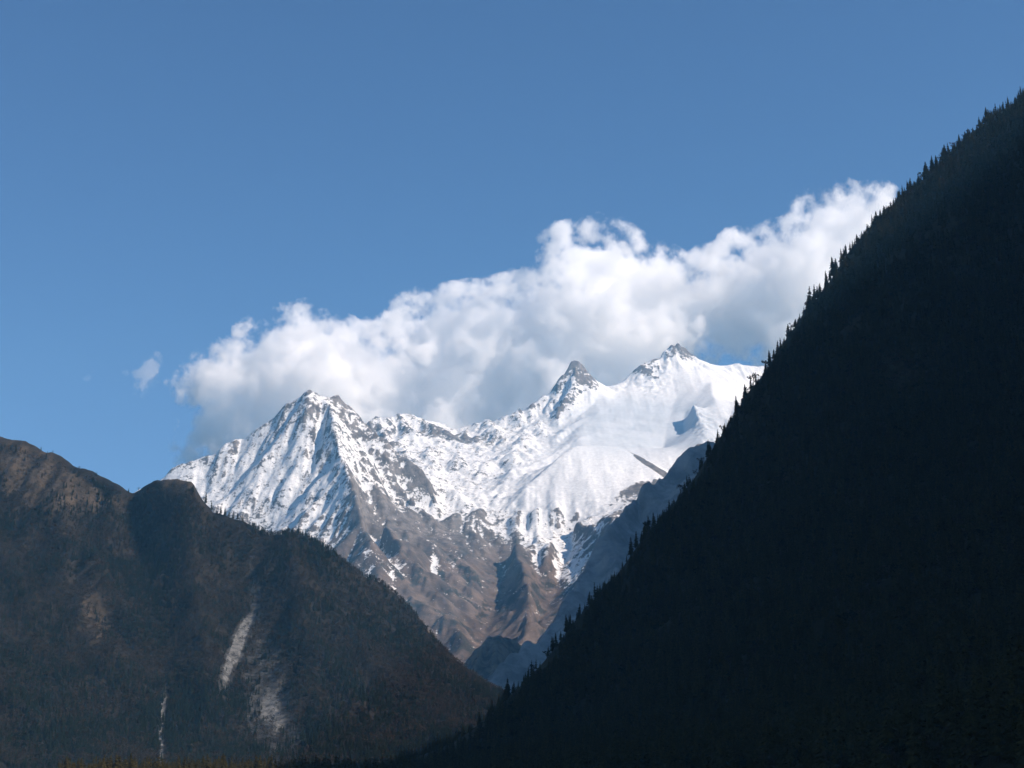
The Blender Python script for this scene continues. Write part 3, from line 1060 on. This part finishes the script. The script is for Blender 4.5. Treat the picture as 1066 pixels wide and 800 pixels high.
def cloud_mat(name, density, wl, ragged, thr):
    """Droplet density: rises from the cloud's skin inwards, frayed by fractal noise."""
    m = bpy.data.materials.new(name)
    m.use_nodes = True
    nt = m.node_tree
    nt.nodes.clear()
    t = NT(nt)
    out = nt.nodes.new('ShaderNodeOutputMaterial')
    v = nt.nodes.new('ShaderNodeVolumeScatter')
    v.inputs['Color'].default_value = (1, 1, 1, 1)
    v.inputs['Anisotropy'].default_value = -0.05
    vi = nt.nodes.new('ShaderNodeVolumeInfo')
    n = t.noise(wl, 8, 0.66)
    e = t.math('ADD', vi.outputs['Density'], t.math('MULTIPLY', t.math('SUBTRACT', n, 0.5), ragged))
    d = t.math('MULTIPLY', t.range(e, thr, thr + .20), density)
    d = t.math('MULTIPLY', d, t.math('GREATER_THAN', vi.outputs['Density'], 0.001))
    t.link(d, v.inputs['Density'])
    nt.links.new(v.outputs[0], out.inputs['Volume'])
    return m


def fog_group(name, mat, voxel, band):
    ng = bpy.data.node_groups.new(name, 'GeometryNodeTree')
    ng.interface.new_socket('Geometry', in_out='INPUT', socket_type='NodeSocketGeometry')
    ng.interface.new_socket('Geometry', in_out='OUTPUT', socket_type='NodeSocketGeometry')
    gi, go = ng.nodes.new('NodeGroupInput'), ng.nodes.new('NodeGroupOutput')
    mv = ng.nodes.new('GeometryNodeMeshToVolume')
    mv.resolution_mode = 'VOXEL_SIZE'
    mv.inputs['Density'].default_value = 1.0
    mv.inputs['Voxel Size'].default_value = voxel
    mv.inputs['Interior Band Width'].default_value = band
    sm = ng.nodes.new('GeometryNodeSetMaterial')
    sm.inputs['Material'].default_value = mat
    ng.links.new(gi.outputs[0], mv.inputs['Mesh'])
    ng.links.new(mv.outputs[0], sm.inputs['Geometry'])
    ng.links.new(sm.outputs[0], go.inputs[0])
    return ng


def build_cloud(name, poly, Y, rmax, count, density, wl, ragged, thr, band, voxel, grow, label, seed):
    import bmesh
    r = np.random.default_rng(seed)
    xs, ys = [p[0] for p in poly], [p[1] for p in poly]
    px = r.uniform(min(xs), max(xs), count * 30)
    py = r.uniform(min(ys), max(ys), count * 30)
    ok = inside_poly(px, py, poly)
    px, py = px[ok], py[ok]
    d = dist_poly(px, py, poly)
    big = np.where(d > rmax * .25)[0][:count]
    small = np.where(d < rmax * .45)[0][:count * 2]
    base = bmesh.new()
    bmesh.ops.create_icosphere(base, subdivisions=2, radius=1)
    sv = np.array([v.co[:] for v in base.verts])
    sf = np.array([[v.index for v in f.verts] for f in base.faces])
    base.free()
    co, fa, n = [], [], 0
    for idx, k in ((big, 1.0), (small, .9)):
        for i in idx:
            rad = min(d[i] * k, rmax) + grow
            m = Y / F_PX * 1.05
            x, y, z = at(px[i], py[i], Y + r.uniform(-.6, .6) * rmax * m)
            co.append(sv * (rad * m) + np.array((x, y, z)))
            fa.append(sf + n)
            n += len(sv)
    me = raw_mesh(name, np.concatenate(co), np.concatenate(fa))
    o = bpy.data.objects.new(name, me)
    C.objects.link(o)
    mat = cloud_mat(name, density, wl, ragged, thr)
    me.materials.append(mat)
    md = o.modifiers.new('fog', 'NODES')
    md.node_group = fog_group(name, mat, voxel, band)
    return tag(o, label, 'cloud', kind='stuff')


def build_clouds():
    big = [(168, 410), (184, 398), (202, 380), (228, 370), (252, 362), (258, 346), (285, 338), (305, 325), (330, 332), (365, 347), (395, 349),
           (412, 332), (418, 320), (450, 313), (490, 306), (522, 302), (553, 294), (568, 276), (560, 262), (578, 248), (602, 240), (632, 236),
           (650, 245), (675, 262), (700, 272), (722, 276), (748, 268), (762, 254), (790, 246), (820, 240), (836, 226), (838, 212), (860, 201),
           (900, 202), (920, 205), (926, 218), (940, 300), (880, 420), (812, 392), (795, 366), (772, 362), (755, 356), (738, 352), (735, 420), (640, 530), (400, 540),
           (275, 525), (215, 478), (184, 466), (172, 455), (205, 440), (232, 425), (205, 417)]
    build_cloud('cloud', big, 16500, 62, 280, 0.0062, 480, 2.1, 0.15, 330, 36, 17.0, 'large white cumulus cloud bank drifting behind the snowy summits', 3)
    w = [(127, 388), (140, 382), (146, 372), (160, 368), (166, 376), (170, 388), (160, 398), (150, 410), (142, 412), (145, 398)]
    build_cloud('cloud', w, 15800, 12, 40, 0.0022, 210, 2.3, 0.30, 100, 14, 7.0, 'small torn wisp of cloud beside the end of the cumulus bank', 4)
    w = [(80, 391), (96, 389), (100, 394), (92, 402), (86, 399)]
    build_cloud('cloud', w, 15800, 7, 20, 0.0009, 150, 2.2, 0.32, 70, 10, 5.0, 'faintest scrap of cloud alone in the blue sky', 5)


def build_haze():
    import bmesh
    bm = bmesh.new()
    bmesh.ops.create_cube(bm, size=1)
    for v in bm.verts:
        v.co.x *= 16400
        v.co.y = -3100 if v.co.y < 0 else 14200
        v.co.z = -6.0 if v.co.z < 0 else 3960
    me = bpy.data.meshes.new('haze')
    bm.to_mesh(me)
    bm.free()
    m = bpy.data.materials.new('haze')
    m.use_nodes = True
    nt = m.node_tree
    nt.nodes.clear()
    out = nt.nodes.new('ShaderNodeOutputMaterial')
    v = nt.nodes.new('ShaderNodeVolumePrincipled')
    v.inputs['Color'].default_value = (0.22, 0.60, 1.0, 1)
    v.inputs['Density'].default_value = 2.7e-5
    v.inputs['Anisotropy'].default_value = 0.1
    v.inputs['Absorption Color'].default_value = (1, 1, 1, 1)
    v.inputs['Density Attribute'].default_value = ''
    v.inputs['Temperature Attribute'].default_value = ''
    nt.links.new(v.outputs[0], out.inputs['Volume'])
    m.cycles.homogeneous_volume = True
    me.materials.append(m)
    o = bpy.data.objects.new('haze', me)
    C.objects.link(o)
    return tag(o, 'thin blue haze filling the air of the valley', 'haze', kind='stuff')


build_ground()
build_massif()
build_blue_ridge()
TL = build_left_hill()
TR = build_right_slope()
build_trees(TR, TL)
build_clouds()
build_haze()
